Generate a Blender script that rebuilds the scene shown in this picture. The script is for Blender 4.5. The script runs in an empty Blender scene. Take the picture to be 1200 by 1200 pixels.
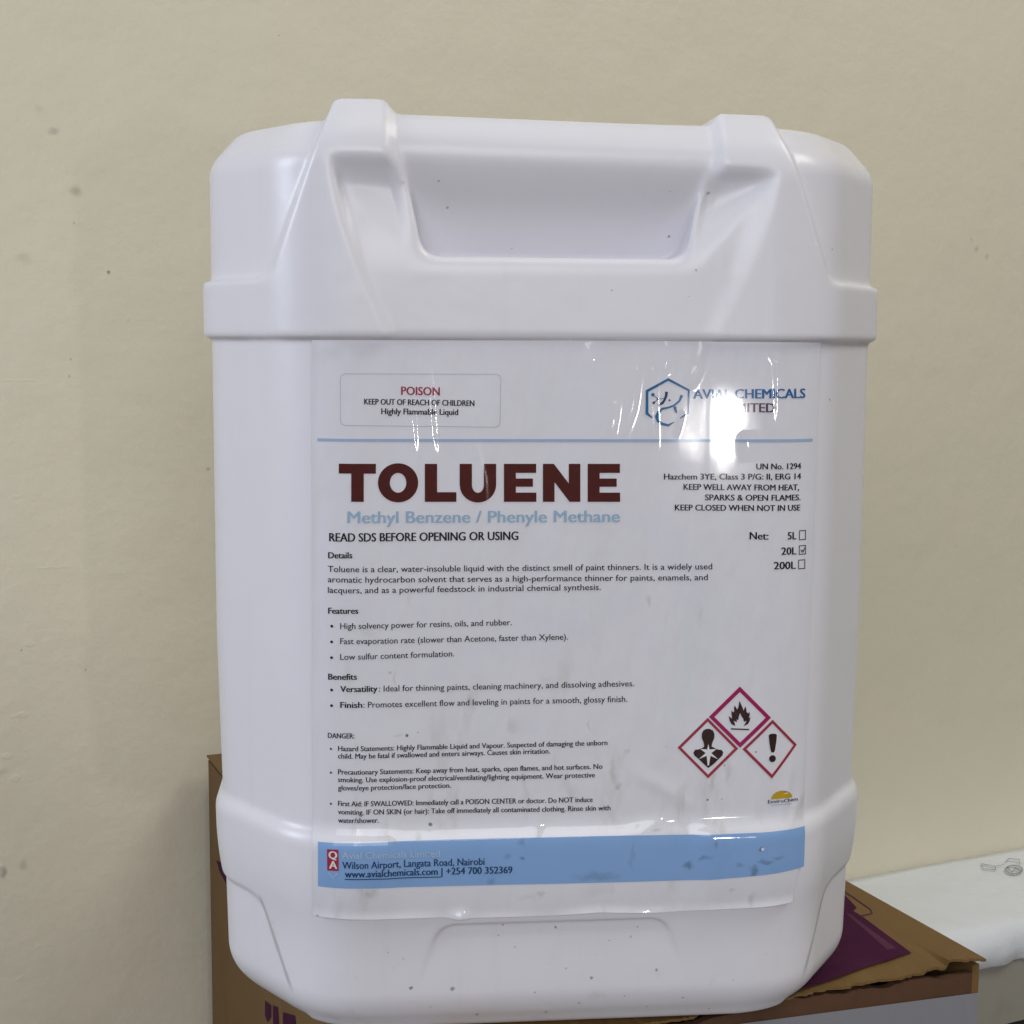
import bpy, bmesh, math, random
import numpy as np
from mathutils import Vector, Matrix
from mathutils.geometry import tessellate_polygon

SC = bpy.context.scene
COL = SC.collection
R = math.radians

# ------------------------------------------------------------------ camera
CAM_LOC = np.array([-.0845, -.746, .2902])
YAW, PITCH, ROLL, FPX = -.1005, .1107, .006, 1772.0      # focal length in pixels of the 1200 px photograph
def cam_axes():
    cy, sy = math.cos(YAW), math.sin(YAW); cp, sp = math.cos(PITCH), math.sin(PITCH)
    f = np.array([-sy*cp, cy*cp, -sp]); r = np.array([cy, sy, 0.]); u = np.cross(r, f)
    cr, sr = math.cos(ROLL), math.sin(ROLL)
    return cr*r+sr*u, -sr*r+cr*u, f
AX_R, AX_U, AX_F = cam_axes()
cam = bpy.data.objects.new('camera', bpy.data.cameras.new('camera'))
COL.objects.link(cam)
cam.matrix_world = Matrix(((AX_R[0], AX_U[0], -AX_F[0], CAM_LOC[0]), (AX_R[1], AX_U[1], -AX_F[1], CAM_LOC[1]),
                           (AX_R[2], AX_U[2], -AX_F[2], CAM_LOC[2]), (0, 0, 0, 1)))
cam.data.sensor_width = 36; cam.data.lens = 36*FPX/1200; cam.data.clip_start = .02; cam.data.clip_end = 50
SC.camera = cam

# ------------------------------------------------------------------ light
w = bpy.data.worlds.new('World'); SC.world = w; w.use_nodes = True
w.node_tree.nodes['Background'].inputs[0].default_value = (.93, .95, 1.0, 1)
w.node_tree.nodes['Background'].inputs[1].default_value = .012
def lamp(name, loc, target, sx, sy, power, col):
    l = bpy.data.lights.new(name, 'AREA'); l.shape = 'RECTANGLE'; l.size = sx; l.size_y = sy; l.energy = power; l.color = col
    o = bpy.data.objects.new(name, l); COL.objects.link(o); o.location = loc
    o.rotation_euler = (Vector(target)-Vector(loc)).to_track_quat('-Z', 'Y').to_euler()
    return o
AIM = (.05, .1, .15)
lamp('window_light', (-2.4, -.2, 1.0), AIM, 1.0, 1.0, 27, (.92, 1.0, 1.14))
lamp('front_left_fill', (-.8, -2.2, 1.0), AIM, 1.0, 1.0, 8, (.98, 1.0, 1.08))  # added fill from the front left, no window known there
lamp('front_fill', (0, -2.4, .95), AIM, 1.0, 1.0, 12.5, (1.0, 1.0, 1.06))  # added fill that lifts the can's front, not a known doorway
lamp('front_right_fill', (1.2, -2.0, 1.0), AIM, 1.0, 1.0, 1.5, (1.05, 1.0, .93))  # weak added fill from the front right, no known source
lamp('ceiling_light', (0, -.8, 2.4), AIM, 1.0, 1.0, 4.5, (1.02, 1.0, .98))
lamp('second_ceiling_light', (1.6, -.6, 2.2), (.5, .4, .2), 1.0, 1.0, 23, (1.02, 1.01, .90))
lamp('bulb_light', (.585, -2.3, .13), (.05, -.12, .25), 0.036, .085, 1.9, (1.0, .97, .93))

SC.view_settings.view_transform = 'Standard'; SC.view_settings.look = 'None'
SC.view_settings.exposure = .09; SC.view_settings.gamma = 1; SC.view_settings.use_curve_mapping = False

# ------------------------------------------------------------------ helpers
def at(px, py, Y=-.1257):                                  # a photograph pixel -> the point on the upright plane y = Y
    px = np.asarray(px, float); py = np.asarray(py, float)
    d = AX_F + ((px-600)/FPX)[..., None]*AX_R - ((py-600)/FPX)[..., None]*AX_U
    t = (Y-CAM_LOC[1])/d[..., 1]
    p = CAM_LOC + t[..., None]*d
    return p[..., 0], p[..., 2]
def at_floor(px, py, Z):
    d = AX_F + ((px-600)/FPX)*AX_R - ((py-600)/FPX)*AX_U
    return CAM_LOC + (Z-CAM_LOC[2])/d[2]*d

def link(name, me, mat=None, parent=None):
    o = bpy.data.objects.new(name, me); COL.objects.link(o)
    if mat is not None:
        for m in (mat if isinstance(mat, (list, tuple)) else [mat]): me.materials.append(m)
    if parent: o.parent = parent
    return o
def mesh(name, V, F, smooth=False):
    me = bpy.data.meshes.new(name); me.from_pydata([tuple(map(float, v)) for v in V], [], [tuple(map(int, f)) for f in F])
    if smooth: me.polygons.foreach_set('use_smooth', [True]*len(me.polygons))
    me.update(); return me
def quads_mesh(name, V, Q, smooth=True):
    me = bpy.data.meshes.new(name); n = len(Q)
    me.vertices.add(len(V)); me.vertices.foreach_set('co', np.asarray(V, np.float32).ravel())
    me.loops.add(n*4); me.loops.foreach_set('vertex_index', np.asarray(Q, np.int32).ravel())
    me.polygons.add(n); me.polygons.foreach_set('loop_start', np.arange(0, n*4, 4, dtype=np.int32))
    me.polygons.foreach_set('use_smooth', np.full(n, smooth))
    me.update(calc_edges=True); me.validate(); return me
def grid_quads(nr, nc):
    i = np.arange((nr-1)*(nc-1)); r, c = i//(nc-1), i % (nc-1)
    a = r*nc+c
    return np.stack([a, a+nc, a+nc+1, a+1], 1)
def thing(name, label, cat, loc=(0, 0, 0), rz=0):
    o = bpy.data.objects.new(name, None); COL.objects.link(o); o.location = loc; o.rotation_euler = (0, 0, rz)
    o.empty_display_size = .05; o['label'] = label; o['category'] = cat; return o

class Mat:
    def __init__(s, name, col=(.8, .8, .8), rough=.5, **kw):
        s.m = bpy.data.materials.new(name); s.m.use_nodes = True; s.t = s.m.node_tree; s.n = s.t.nodes
        s.b = s.n['Principled BSDF']; s.b.inputs['Base Color'].default_value = (*col, 1); s.b.inputs['Roughness'].default_value = rough
        for k, v in kw.items(): s.b.inputs[k.replace('_', ' ')].default_value = v
        s.tc = s.n.new('ShaderNodeTexCoord').outputs['Object']
        s.col = None
    def lk(s, a, b): s.t.links.new(a, b)
    def noise(s, scale, detail=4, rough=.55, stretch=None, dist=0):
        n = s.n.new('ShaderNodeTexNoise'); n.inputs['Scale'].default_value = scale; n.inputs['Detail'].default_value = detail
        n.inputs['Roughness'].default_value = rough; n.inputs['Distortion'].default_value = dist
        src = s.tc
        if stretch:
            v = s.n.new('ShaderNodeVectorMath'); v.operation = 'MULTIPLY'; s.lk(s.tc, v.inputs[0]); v.inputs[1].default_value = stretch; src = v.outputs[0]
        s.lk(src, n.inputs['Vector']); return n.outputs['Fac']
    def ramp(s, fac, lo, hi, a=0., b=1.):
        r = s.n.new('ShaderNodeMapRange'); r.interpolation_type = 'SMOOTHSTEP'; s.lk(fac, r.inputs['Value'])
        r.inputs['From Min'].default_value = lo; r.inputs['From Max'].default_value = hi
        r.inputs['To Min'].default_value = a; r.inputs['To Max'].default_value = b; return r.outputs[0]
    def math(s, op, a, b):
        m = s.n.new('ShaderNodeMath'); m.operation = op
        for i, v in enumerate((a, b)):
            if isinstance(v, (int, float)): m.inputs[i].default_value = v
            else: s.lk(v, m.inputs[i])
        return m.outputs[0]
    def axis(s, i):
        x = s.n.new('ShaderNodeSeparateXYZ'); s.lk(s.tc, x.inputs[0]); return x.outputs[i]
    def blobs(s, items, wob=.0012, wscale=260, soft=.45):            # soft-edged marks: (centre xyz, radii xyz, strength)
        nz = s.n.new('ShaderNodeTexNoise'); nz.inputs['Scale'].default_value = wscale; nz.inputs['Detail'].default_value = 3
        s.lk(s.tc, nz.inputs['Vector'])
        a = s.n.new('ShaderNodeVectorMath'); a.operation = 'SUBTRACT'; s.lk(nz.outputs['Color'], a.inputs[0]); a.inputs[1].default_value = (.5, .5, .5)
        b = s.n.new('ShaderNodeVectorMath'); b.operation = 'MULTIPLY_ADD'; s.lk(a.outputs[0], b.inputs[0]); b.inputs[1].default_value = (wob*2,)*3; s.lk(s.tc, b.inputs[2])
        tot = None
        for c, r, k in items:
            v = s.n.new('ShaderNodeVectorMath'); v.operation = 'SUBTRACT'; s.lk(b.outputs[0], v.inputs[0]); v.inputs[1].default_value = c
            d = s.n.new('ShaderNodeVectorMath'); d.operation = 'MULTIPLY'; s.lk(v.outputs[0], d.inputs[0]); d.inputs[1].default_value = tuple(1/q for q in r)
            l = s.n.new('ShaderNodeVectorMath'); l.operation = 'LENGTH'; s.lk(d.outputs[0], l.inputs[0])
            m = s.ramp(l.outputs['Value'], soft, 1.0, k, 0.)
            tot = m if tot is None else s.math('MAXIMUM', tot, m)
        return tot
    def tint(s, fac, col):
        mx = s.n.new('ShaderNodeMix'); mx.data_type = 'RGBA'; s.lk(fac, mx.inputs['Factor'])
        if s.col is None: mx.inputs[6].default_value = s.b.inputs['Base Color'].default_value
        else: s.lk(s.col, mx.inputs[6])
        mx.inputs[7].default_value = (*col, 1); s.col = mx.outputs[2]; s.lk(s.col, s.b.inputs['Base Color'])
    def bump(s, h, strength, dist):
        b = s.n.new('ShaderNodeBump'); b.inputs['Strength'].default_value = strength; b.inputs['Distance'].default_value = dist
        s.lk(h, b.inputs['Height']); s.lk(b.outputs[0], s.b.inputs['Normal'])

rnd = random.Random(7)

# ------------------------------------------------------------------ the setting: wall, floor
WALL_YAW = R(20)
WDIR = np.array([math.cos(WALL_YAW), math.sin(WALL_YAW), 0]); WN = np.array([-math.sin(WALL_YAW), math.cos(WALL_YAW), 0])
WALL_P = np.array([-.195, .325, 0]) + WN*.03
FLOOR_Z = -.32
def wall_local(px, py):
    d = AX_F + ((px-600)/FPX)*AX_R - ((py-600)/FPX)*AX_U
    t = ((WALL_P-CAM_LOC)@WN)/(d@WN); p = CAM_LOC+t*d-WALL_P
    return float(p@WDIR), float(p[2])

mw = Mat('cream_paint', (.80, .748, .60), .42)
mw.tint(mw.ramp(mw.noise(2.2, 3), .35, .7, 0, .35), (.75, .71, .56))
mw.tint(mw.ramp(mw.noise(9, 5, .6), .5, .75, 0, .22), (.83, .76, .59))
sm = []
for px, py, rx, ry, k in [(63, 153, 8, 7, .35), (46, 129, 10, 9, .14), (88, 224, 13, 10, .38), (26, 303, 14, 10, .2), (1144, 291, 6, 9, .28), (1157, 302, 6, 9, .25), (1139, 280, 4, 5, .2),
                          (28, 1015, 7, 10, .3), (4, 1022, 6, 12, .5), (1, 905, 12, 8, .2)]:
    x, z = wall_local(px, py); sm.append(((x, 0, z), (rx*.00058, .02, ry*.00058), k))
mw.tint(mw.blobs(sm, .004, 90, .0), (.17, .16, .12))
sp = []
for px, py, r, k in [(127, 319, 3.0, .85), (87, 261, 2, .4), (83, 421, 2, .5), (81, 441, 2, .4), (327, 42, 2, .3), (244, 550, 3.5, .4), (25, 762, 2, .5), (100, 785, 2, .4), (1095, 395, 1.5, .4), (1120, 640, 1.6, .35), (150, 375, 1.6, .35)]:
    x, z = wall_local(px, py); sp.append(((x, 0, z), (r*.00058, .02, r*.00058), k))
mw.tint(mw.math('MULTIPLY', mw.blobs(sp, .0008, 300, .2), .8), (.10, .09, .07))
hh = mw.math('ADD', mw.math('MULTIPLY', mw.noise(14, 3), 1.0), mw.math('MULTIPLY', mw.noise(160, 4, .6), .16))
dents = []
for px, py, rx, ry, k in [(26, 838, 9, 5, .5), (20, 582, 5, 3, .6), (35, 755, 8, 4, .6), (8, 886, 8, 5, .7), (18, 912, 7, 5, .5), (22, 446, 22, 1.6, .9), (2, 1020, 7, 9, .8), (24, 1147, 5, 4, .6), (46, 1109, 4, 3, .5), (62, 665, 22, 2, .35), (15, 840, 5, 3, .6)]:
    x, z = wall_local(px, py); dents.append(((x, 0, z), (rx*.00058, .02, ry*.00058), k))
hh = mw.math('ADD', hh, mw.math('MULTIPLY', mw.blobs(dents, .0015, 200), .30))
mw.bump(hh, .14, .02)
wx0, wx1, wz1 = -1.1, 4.0, 1.9
wv = [(x, y, z) for y in (0, .12) for (x, z) in ((wx0, FLOOR_Z), (wx1, FLOOR_Z), (wx1, wz1), (wx0, wz1))]
wall = link('wall', mesh('wall', wv, [(0, 1, 2, 3), (5, 4, 7, 6), (4, 0, 3, 7), (1, 5, 6, 2), (3, 2, 6, 7), (4, 5, 1, 0)]), mw.m)
wall.location = WALL_P; wall.rotation_euler = (0, 0, WALL_YAW)
wall['label'] = 'cream painted wall with small scuffs and dents behind the container'; wall['category'] = 'wall'; wall['kind'] = 'thing'

mf = Mat('floor_screed', (.16, .15, .135), .7); mf.tint(mf.ramp(mf.noise(12, 6), .4, .7), (.22, .2, .18))
fl = link('floor', mesh('floor', [(-3, -4, FLOOR_Z), (4, -4, FLOOR_Z), (4, 2.5, FLOOR_Z), (-3, 2.5, FLOOR_Z)], [(0, 1, 2, 3)]), mf.m); fl['kind'] = 'structure'

# ------------------------------------------------------------------ jerrycan: moulded body as one continuous surface
def smax(a, b, k):
    h = np.maximum(k-np.abs(a-b), 0)
    return np.maximum(a, b)+h*h/(4*k)
def smin(a, b, k): return -smax(-a, -b, k)
def sstep(x): x = np.clip(x, 0, 1); return x*x*(3-2*x)
HX, HY, CX, CY, INS = .1535, .1285, .044, .061, .0035
ZB = -.006                                                   # underside of the can
CN = math.hypot(CX, CY)
def sdf(x, y, z):
    x = x/(1-.024*np.clip((.16-z)/.16, 0, 1))
    ax, ay = np.abs(x), np.abs(y)
    ch = ((ax-(HX-CX))*CY + (ay-HY)*CX)/CN
    d2 = smax(smax(ay-HY, ch, .020), ax-HX, .007)
    core = d2+INS
    body = smax(core, z-.3815, .003)
    body = smax(body, (core+(z-.3665)*.85)/1.31, .0035)
    xc = np.abs(x+.0045)
    S = sstep((xc-.0635)/.007)
    up = z-.02*(-x)*np.clip((z-.33)/.03, 0, 1)              # the moulding's top runs slightly out of level
    fr = d2+.003*(1-S)*sstep((z-.335)/.02)
    fr = smax(fr, (fr+(up-.3695)*.72)/1.23, .006)
    px_ = smax((xc-(.1175-(z-.316)*.38))*.93, y+.045, .004)  # raised front panel with the two bosses
    px_ = smax(px_, up-(.3815+.0058*S), .003)
    reg = smin(z-.3165, px_, .006)
    top = smax(smax(fr, reg, .0022), .292-z, .003)
    lo = smax((np.abs(x+.002)-(.130-(.050-z)*.40))*.93, y+.04, .004)
    lo = smin(lo, .047-z, .008)
    fl2 = smax(smax(d2, (d2+(.0595-z)*.16), .002), (d2+(ZB+.0125-z))/1.414, .0045)
    low = smax(smax(smax(fl2, lo, .0022), z-.0868, .009), ZB-z, .003)
    foot = smax((core+(ZB+.0115-z))/1.414, ZB-z, .004)
    body = smax(body, foot, .006)
    d = smin(body, top, .0022); d = smin(d, low, .0018)
    # hand recess under the grip bar
    wl = -.1262+(.3630-up)*.60
    rec = smax(xc-(.0550+(z-.33)*.20), .3255-z, .008)
    rec = smax(rec, (y-wl)*.86, .003)
    d = smax(d, -rec, .0070)
    # hollows on the two bosses
    drop = np.clip((.362-z)/.052, 0, 1.3)
    xo = .0895-.016*drop**1.4
    xi = .0590-(.362-z)*.2
    L = .005+.036*np.clip((.090-xc)/.030, 0, 1)
    sc_ = (.3625-up)/L
    cove = np.clip(np.sin(np.pi*np.clip(sc_, 0, 1)**.7), 0, 1)**1.6*.9
    lf = x < -.0045                                        # left hollow: shallower cove, steeper outer wall
    dep = np.where(lf, .0062*sstep((.367-up)/.016), .0024)*sstep((z-.317)/.040)*np.clip((xc-xi)/.010, -.2, 1)+np.where(lf, .03, .15)*L*cove*np.clip((xc-xi)/.006, 0, 1)
    val = smax(y-(-HY+dep), (xc-xo)*.9, np.where(lf, .0032, .0080))
    val = smax(val, up-.3625+.15*(y+HY), .004)
    d = smax(d, -val, .004)
    # grip hollow in the foot
    gy = -HY+.0046*np.clip((z+.012)/.05, 0, 1)
    gr = smax(np.abs(x+.003)-(.0500+(.0435-z)*.34), z-.0438, .008)
    gr = smax(gr, y-gy, .0015)
    d = smax(d, -gr, .0014)
    return d

def surface_nets(h):
    lo = np.array([-.160, -.135, -.012]); hi = np.array([.160, .135, .394])
    n = np.ceil((hi-lo)/h).astype(int)+1
    X = (lo[0]+h*np.arange(n[0])).astype(np.float32); Y = (lo[1]+h*np.arange(n[1])).astype(np.float32); Z = (lo[2]+h*np.arange(n[2])).astype(np.float32)
    F = np.empty(n, np.float32)
    for i in range(0, n[0], 16):
        F[i:i+16] = sdf(X[i:i+16, None, None], Y[None, :, None], Z[None, None, :])
    ins = F < 0
    cnt = np.zeros(n-1, np.uint8)
    for a in (0, 1):
        for b in (0, 1):
            for c in (0, 1): cnt += ins[a:n[0]-1+a, b:n[1]-1+b, c:n[2]-1+c]
    cells = np.argwhere((cnt > 0) & (cnt < 8))
    idx = np.full(n-1, -1, np.int32); idx[tuple(cells.T)] = np.arange(len(cells))
    V = lo+(cells+.5)*h
    Q = []
    for ax in range(3):
        b, c = (ax+1) % 3, (ax+2) % 3
        s0 = [slice(None)]*3; s1 = [slice(None)]*3; s0[ax] = slice(0, -1); s1[ax] = slice(1, None)
        A, B = ins[tuple(s0)], ins[tuple(s1)]
        e = np.argwhere(A != B); fl_ = A[tuple(e.T)]
        q = []
        for ob, oc in ((0, 0), (-1, 0), (-1, -1), (0, -1)):
            k = e.copy(); k[:, b] += ob; k[:, c] += oc; q.append(idx[tuple(k.T)])
        q = np.stack(q, 1); q[~fl_] = q[~fl_][:, ::-1]
        Q.append(q)
    Q = np.concatenate(Q)
    for _ in range(6):
        x, y, z = V.T; e = 2e-4; f = sdf(x, y, z)
        g = np.stack([sdf(x+e, y, z)-sdf(x-e, y, z), sdf(x, y+e, z)-sdf(x, y-e, z), sdf(x, y, z+e)-sdf(x, y, z-e)], 1)/(2*e)
        g2 = np.maximum((g*g).sum(1), .05)
        stp = np.clip(f/g2, -h*.6, h*.6)
        V = V-.7*g*stp[:, None]
    return V, Q

CAN = thing('jerrycan', 'white plastic twenty litre jerrycan with a large chemical label standing on the cardboard box', 'jerrycan')
mp = Mat('white_plastic', (.82, .81, .86), .32)
mp.tint(mp.ramp(mp.noise(30, 4), .45, .75, 0, .18), (.77, .76, .81))
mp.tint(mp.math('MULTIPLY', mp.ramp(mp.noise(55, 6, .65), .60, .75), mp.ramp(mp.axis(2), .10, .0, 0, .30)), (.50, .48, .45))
spk = []
for px, py, r, k in [(793, 274, 2.6, 1), (515, 211, 2.2, .7), (526, 241, 2.0, .7), (606, 287, 1.6, .6), (815, 317, 2.6, .8), (716, 340, 2.2, .6), (788, 223, 1.6, .5), (806, 347, 1.4, .4), (987, 290, 1.8, .5),
                     (652, 1089, 3, .8), (748, 1088, 1.8, .7), (770, 1138, 3.2, .8), (694, 1147, 3, .8), (715, 1104, 1.6, .6), (740, 1100, 1.4, .6), (663, 1136, 2.5, .5), (482, 1159, 3.4, .9), (530, 1160, 4, .7),
                     (455, 1117, 2, .5), (604, 1112, 1.6, .6), (628, 1164, 2.2, .6), (802, 1172, 2.2, .7), (733, 1169, 1.8, .5), (680, 1178, 2.2, .5), (560, 1195, 3, .6), (642, 1192, 3, .6), (473, 1125, 1.8, .5),
                     (585, 1098, 1.8, .5), (760, 1185, 1.6, .5), (860, 1150, 1.6, .4), (505, 1183, 2, .4), (985, 470, 1.8, .7), (700, 1120, 1.2, .5), (590, 1085, 2.5, .6), (900, 1120, 1.3, .3), (835, 1190, 2.0, .5)]:
    x, z = at(px, py, -.126); spk.append(((float(x), -.12, float(z)), (r*.00036, .05, r*.00030), k))
mp.tint(mp.math('MULTIPLY', mp.blobs(spk, .0010, 700, .2), .9), (.10, .09, .085))
mp.tint(mp.ramp(mp.noise(26, 5, .65, (5, 5, .35)), .55, .8, 0, .14), (.62, .61, .63))
mp.b.inputs['Subsurface Weight'].default_value = .12; mp.b.inputs['Subsurface Radius'].default_value = (1, 1, 1); mp.b.inputs['Subsurface Scale'].default_value = .003
mp.bump(mp.math('ADD', mp.noise(24, 3), mp.math('MULTIPLY', mp.noise(500, 2), .03)), .10, .006)
# shade painted dark along the foot panel's step and under the upper band
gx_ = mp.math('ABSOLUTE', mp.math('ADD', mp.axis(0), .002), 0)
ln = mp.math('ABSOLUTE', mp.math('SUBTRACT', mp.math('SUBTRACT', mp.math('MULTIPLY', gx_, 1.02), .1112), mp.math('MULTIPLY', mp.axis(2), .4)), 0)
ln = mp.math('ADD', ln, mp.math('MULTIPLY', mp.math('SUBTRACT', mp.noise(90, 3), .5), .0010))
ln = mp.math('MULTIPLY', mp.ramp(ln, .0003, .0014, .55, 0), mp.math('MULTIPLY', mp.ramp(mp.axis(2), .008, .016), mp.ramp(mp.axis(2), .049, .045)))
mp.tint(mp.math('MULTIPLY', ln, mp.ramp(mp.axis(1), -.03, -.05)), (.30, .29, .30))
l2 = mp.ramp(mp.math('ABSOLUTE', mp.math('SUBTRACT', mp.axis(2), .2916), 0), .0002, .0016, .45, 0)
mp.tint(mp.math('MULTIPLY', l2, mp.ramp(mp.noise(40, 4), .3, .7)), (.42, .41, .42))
V, Q = surface_nets(.00115)
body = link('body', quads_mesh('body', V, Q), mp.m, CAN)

# ------------------------------------------------------------------ label: paper and print follow the moulded front
HXN, HZN = 241, 300
hx = np.linspace(-.120, .120, HXN); hz = np.linspace(.030, .310, HZN)
gx, gz = np.meshgrid(hx, hz)
gy = np.full_like(gx, -.15)
for _ in range(60): gy = gy+.85*sdf(gx, gy, gz)
raw = gy.copy()
raw[hz > .2885] = raw[np.searchsorted(hz, .2885)-1]          # the sheet stops just under the upper band
def blur(a, n):
    for _ in range(n):
        p = np.pad(a, ((1, 1), (0, 0)), 'edge'); a = (p[:-2]+2*p[1:-1]+p[2:])/4
        p = np.pad(a, ((0, 0), (1, 1)), 'edge'); a = (p[:, :-2]+2*p[:, 1:-1]+p[:, 2:])/4
    return a
front = np.minimum(blur(raw, 14), raw)
rs = np.random.RandomState(3)
def vnoise(x, z, sx, sz, seed):
    r = np.random.RandomState(seed); T = r.rand(64, 64)*2-1
    u, v = x/sx+17.3, z/sz+9.1
    i, j = np.floor(u).astype(int), np.floor(v).astype(int); fu, fv = sstep(u-i), sstep(v-j)
    g = lambda a, b: T[a % 64, b % 64]
    return (g(i, j)*(1-fu)+g(i+1, j)*fu)*(1-fv)+(g(i, j+1)*(1-fu)+g(i+1, j+1)*fu)*fv
def bil(A, x, z):
    u = np.clip((x-hx[0])/(hx[1]-hx[0]), 0, HXN-1.001); v = np.clip((z-hz[0])/(hz[1]-hz[0]), 0, HZN-1.001)
    i, j = u.astype(int), v.astype(int); fu, fv = u-i, v-j
    return (A[j, i]*(1-fu)+A[j, i+1]*fu)*(1-fv)+(A[j+1, i]*(1-fu)+A[j+1, i+1]*fu)*fv
LB = np.array([(365, 1075.5), (440, 1075), (520, 1073), (536, 1075), (560, 1073.5), (650, 1071), (700, 1067), (760, 1068), (850, 1063), (930, 1058)], float)
def label_bottom(px): return np.interp(px, LB[:, 0], LB[:, 1])
LBx, LBz = at(LB[:, 0], LB[:, 1])
_lx, _lz = at(np.array([365., 366.]), np.array([398., 1075.]))
def LEFT_X(z): return np.interp(z, _lz[::-1], _lx[::-1])
def seg_d(x, z, a, b):
    ax, az = a; bx, bz = b; dx, dz = bx-ax, bz-az
    t = np.clip(((x-ax)*dx+(z-az)*dz)/(dx*dx+dz*dz), 0, 1)
    return np.hypot(x-ax-t*dx, z-az-t*dz), t
def paper_y(x, z):
    y = bil(front, x, z)-.0006
    y = y-.00013*(1+vnoise(x, z, .035, .05, 1))-.00010*(1+vnoise(x, z, .012, .03, 2))*np.clip((.12-z)/.06, .15, 1)
    e = z-np.interp(x, LBx, LBz)                              # the bottom edge lifts off the can
    y = y-.0011*np.clip(1-e/.004, 0, 1)**2*(.6+.4*vnoise(x, z*0, .02, 1, 5))
    y = y-.0008*np.clip(1-(x-LEFT_X(z))/.0035, 0, 1)**2*(.7+.3*vnoise(x*0, z, 1, .03, 6))
    fx, fz = at(538., 1073.)
    y = y-.0013*np.exp(-((x-fx)/.0035)**2-((z-fz)/.0025)**2)
    # creases where the sheet bridges the lower band
    for (a, b, am, wd) in CREASE:
        d, t = seg_d(x, z, a, b); y = y-am*np.exp(-(d/wd)**2)*np.sin(np.pi*np.clip(t*.96+.02, 0, 1))**.5
    return y
def P(*q): x, z = at(np.array([q[0]]), np.array([q[1]])); return float(x[0]), float(z[0])
CREASE = [(P(930, 895), P(918, 965), .0007, .0022), (P(945, 930), P(925, 972), .0006, .0018), (P(745, 905), P(815, 945), .0006, .0035), (P(780, 960), P(735, 975), .0004, .003),
          (P(950, 870), P(940, 960), .0005, .0035), (P(640, 940), P(620, 985), .0003, .003)]
def film_ridges(x, z):
    h = .52*np.clip(z-.256, -.03, .045)**2*np.exp(-((x+.044)/.017)**2)     # the film bows off the paper at the left
    for pts, am, wd in RIDGE:
        best = np.full_like(x, 9.)
        n = len(pts)-1; tt = np.zeros_like(x)
        for i in range(n):
            d, t = seg_d(x, z, pts[i], pts[i+1]); m = d < best
            best = np.where(m, d, best); tt = np.where(m, (i+t)/n, tt)
        h = h+am*np.exp(-(best/wd)**2)*np.clip(np.sin(np.pi*tt), 0, 1)**.6
    return h
def PL(*q): return [P(*p) for p in q]
RIDGE = [(PL((476, 392), (478, 455), (483, 510), (486, 548)), .00048, .0021), (PL((499, 392), (501, 450), (505, 510), (511, 545)), .00048, .0021),
         (PL((533, 400), (540, 450), (552, 505), (566, 560), (570, 640)), .00020, .0020), (PL((748, 430), (740, 480), (729, 515)), .00034, .0016), (PL((766, 430), (764, 470), (767, 528)), .00034, .0014),
         (PL((722, 470), (717, 500), (716, 520)), .00034, .0018), (PL((824, 400), (818, 430), (807, 455)), .00042, .0018), (PL((903, 412), (911, 425), (913, 460), (912, 512)), .00046, .0018),
         (PL((800, 482), (792, 512)), .0002, .0008), (PL((782, 398), (781, 420), (778, 440)), .0003, .0016), (PL((690, 402), (690, 425)), .0003, .0016), (PL((650, 395), (640, 440), (655, 500)), .00014, .002),
         (PL((875, 505), (878, 540)), .0003, .003), (PL((590, 400), (600, 470)), .00010, .004), (PL((418, 395), (420, 460)), .00012, .003), 
         (PL((556, 895), (552, 915)), .0003, .0012), (PL((504, 905), (503, 975)), .00018, .0012)]

def label_grid(nr, nc, grow=0.):
    t = np.linspace(0, 1, nr)[:, None]; s = np.linspace(0, 1, nc)[None, :]
    yl = 397.5+t*0
    left = 365-grow+0*t+1.0*t; right = 968+grow+np.interp(t, [0, .25, .6, .85, 1], [0, -6, -15, -22, -38])
    px = left+(right-left)*s
    top = 398.5-grow*.3+np.interp(s, [0, .5, 1], [0, .5, 2.5]); bot = label_bottom(px)+grow
    py = top+(bot-top)*t
    return at(px, py)
mpaper = Mat('label_paper', (.80, .795, .855), .55)
mpaper.tint(mpaper.math('MULTIPLY', mpaper.ramp(mpaper.noise(60, 4, .6, (1, 1, .35)), .56, .72), mpaper.ramp(mpaper.axis(2), .22, .08, .05, .42)), (.52, .50, .46))
stn = []
for px, py, rx, ry, k in [(718, 905, 5, 26, .35), (724, 920, 8, 6, .5), (462, 795, 3, 12, .25), (457, 788, 3, 3, .55), (760, 705, 4, 9, .3), (820, 720, 5, 16, .18), (836, 915, 5, 22, .3), (853, 905, 5, 24, .28),
                          (434, 1044, 12, 8, .4), (880, 1052, 6, 14, .35), (856, 1041, 5, 5, .35), (745, 968, 6, 5, .4), (770, 970, 10, 5, .4), (632, 1046, 6, 6, .35), (490, 978, 7, 5, .4), (505, 945, 5, 30, .2), (616, 930, 7, 40, .18),
                          (552, 820, 7, 12, .3), (600, 850, 9, 14, .22), (690, 850, 3, 8, .3), (640, 800, 14, 16, .14), (430, 740, 10, 14, .14), (520, 690, 8, 10, .12), (465, 862, 9, 3, .22), (385, 414, 24, 14, .10), (430, 412, 30, 12, .08),
                          (620, 1050, 20, 6, .15), (700, 1040, 30, 10, .12), (735, 880, 5, 5, .25), (782, 875, 4, 4, .25), (480, 700, 6, 22, .12)]:
    x, z = P(px, py); stn.append(((x, -.127, z), (rx*.00036, .05, ry*.00036), k))
wmk = []
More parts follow.
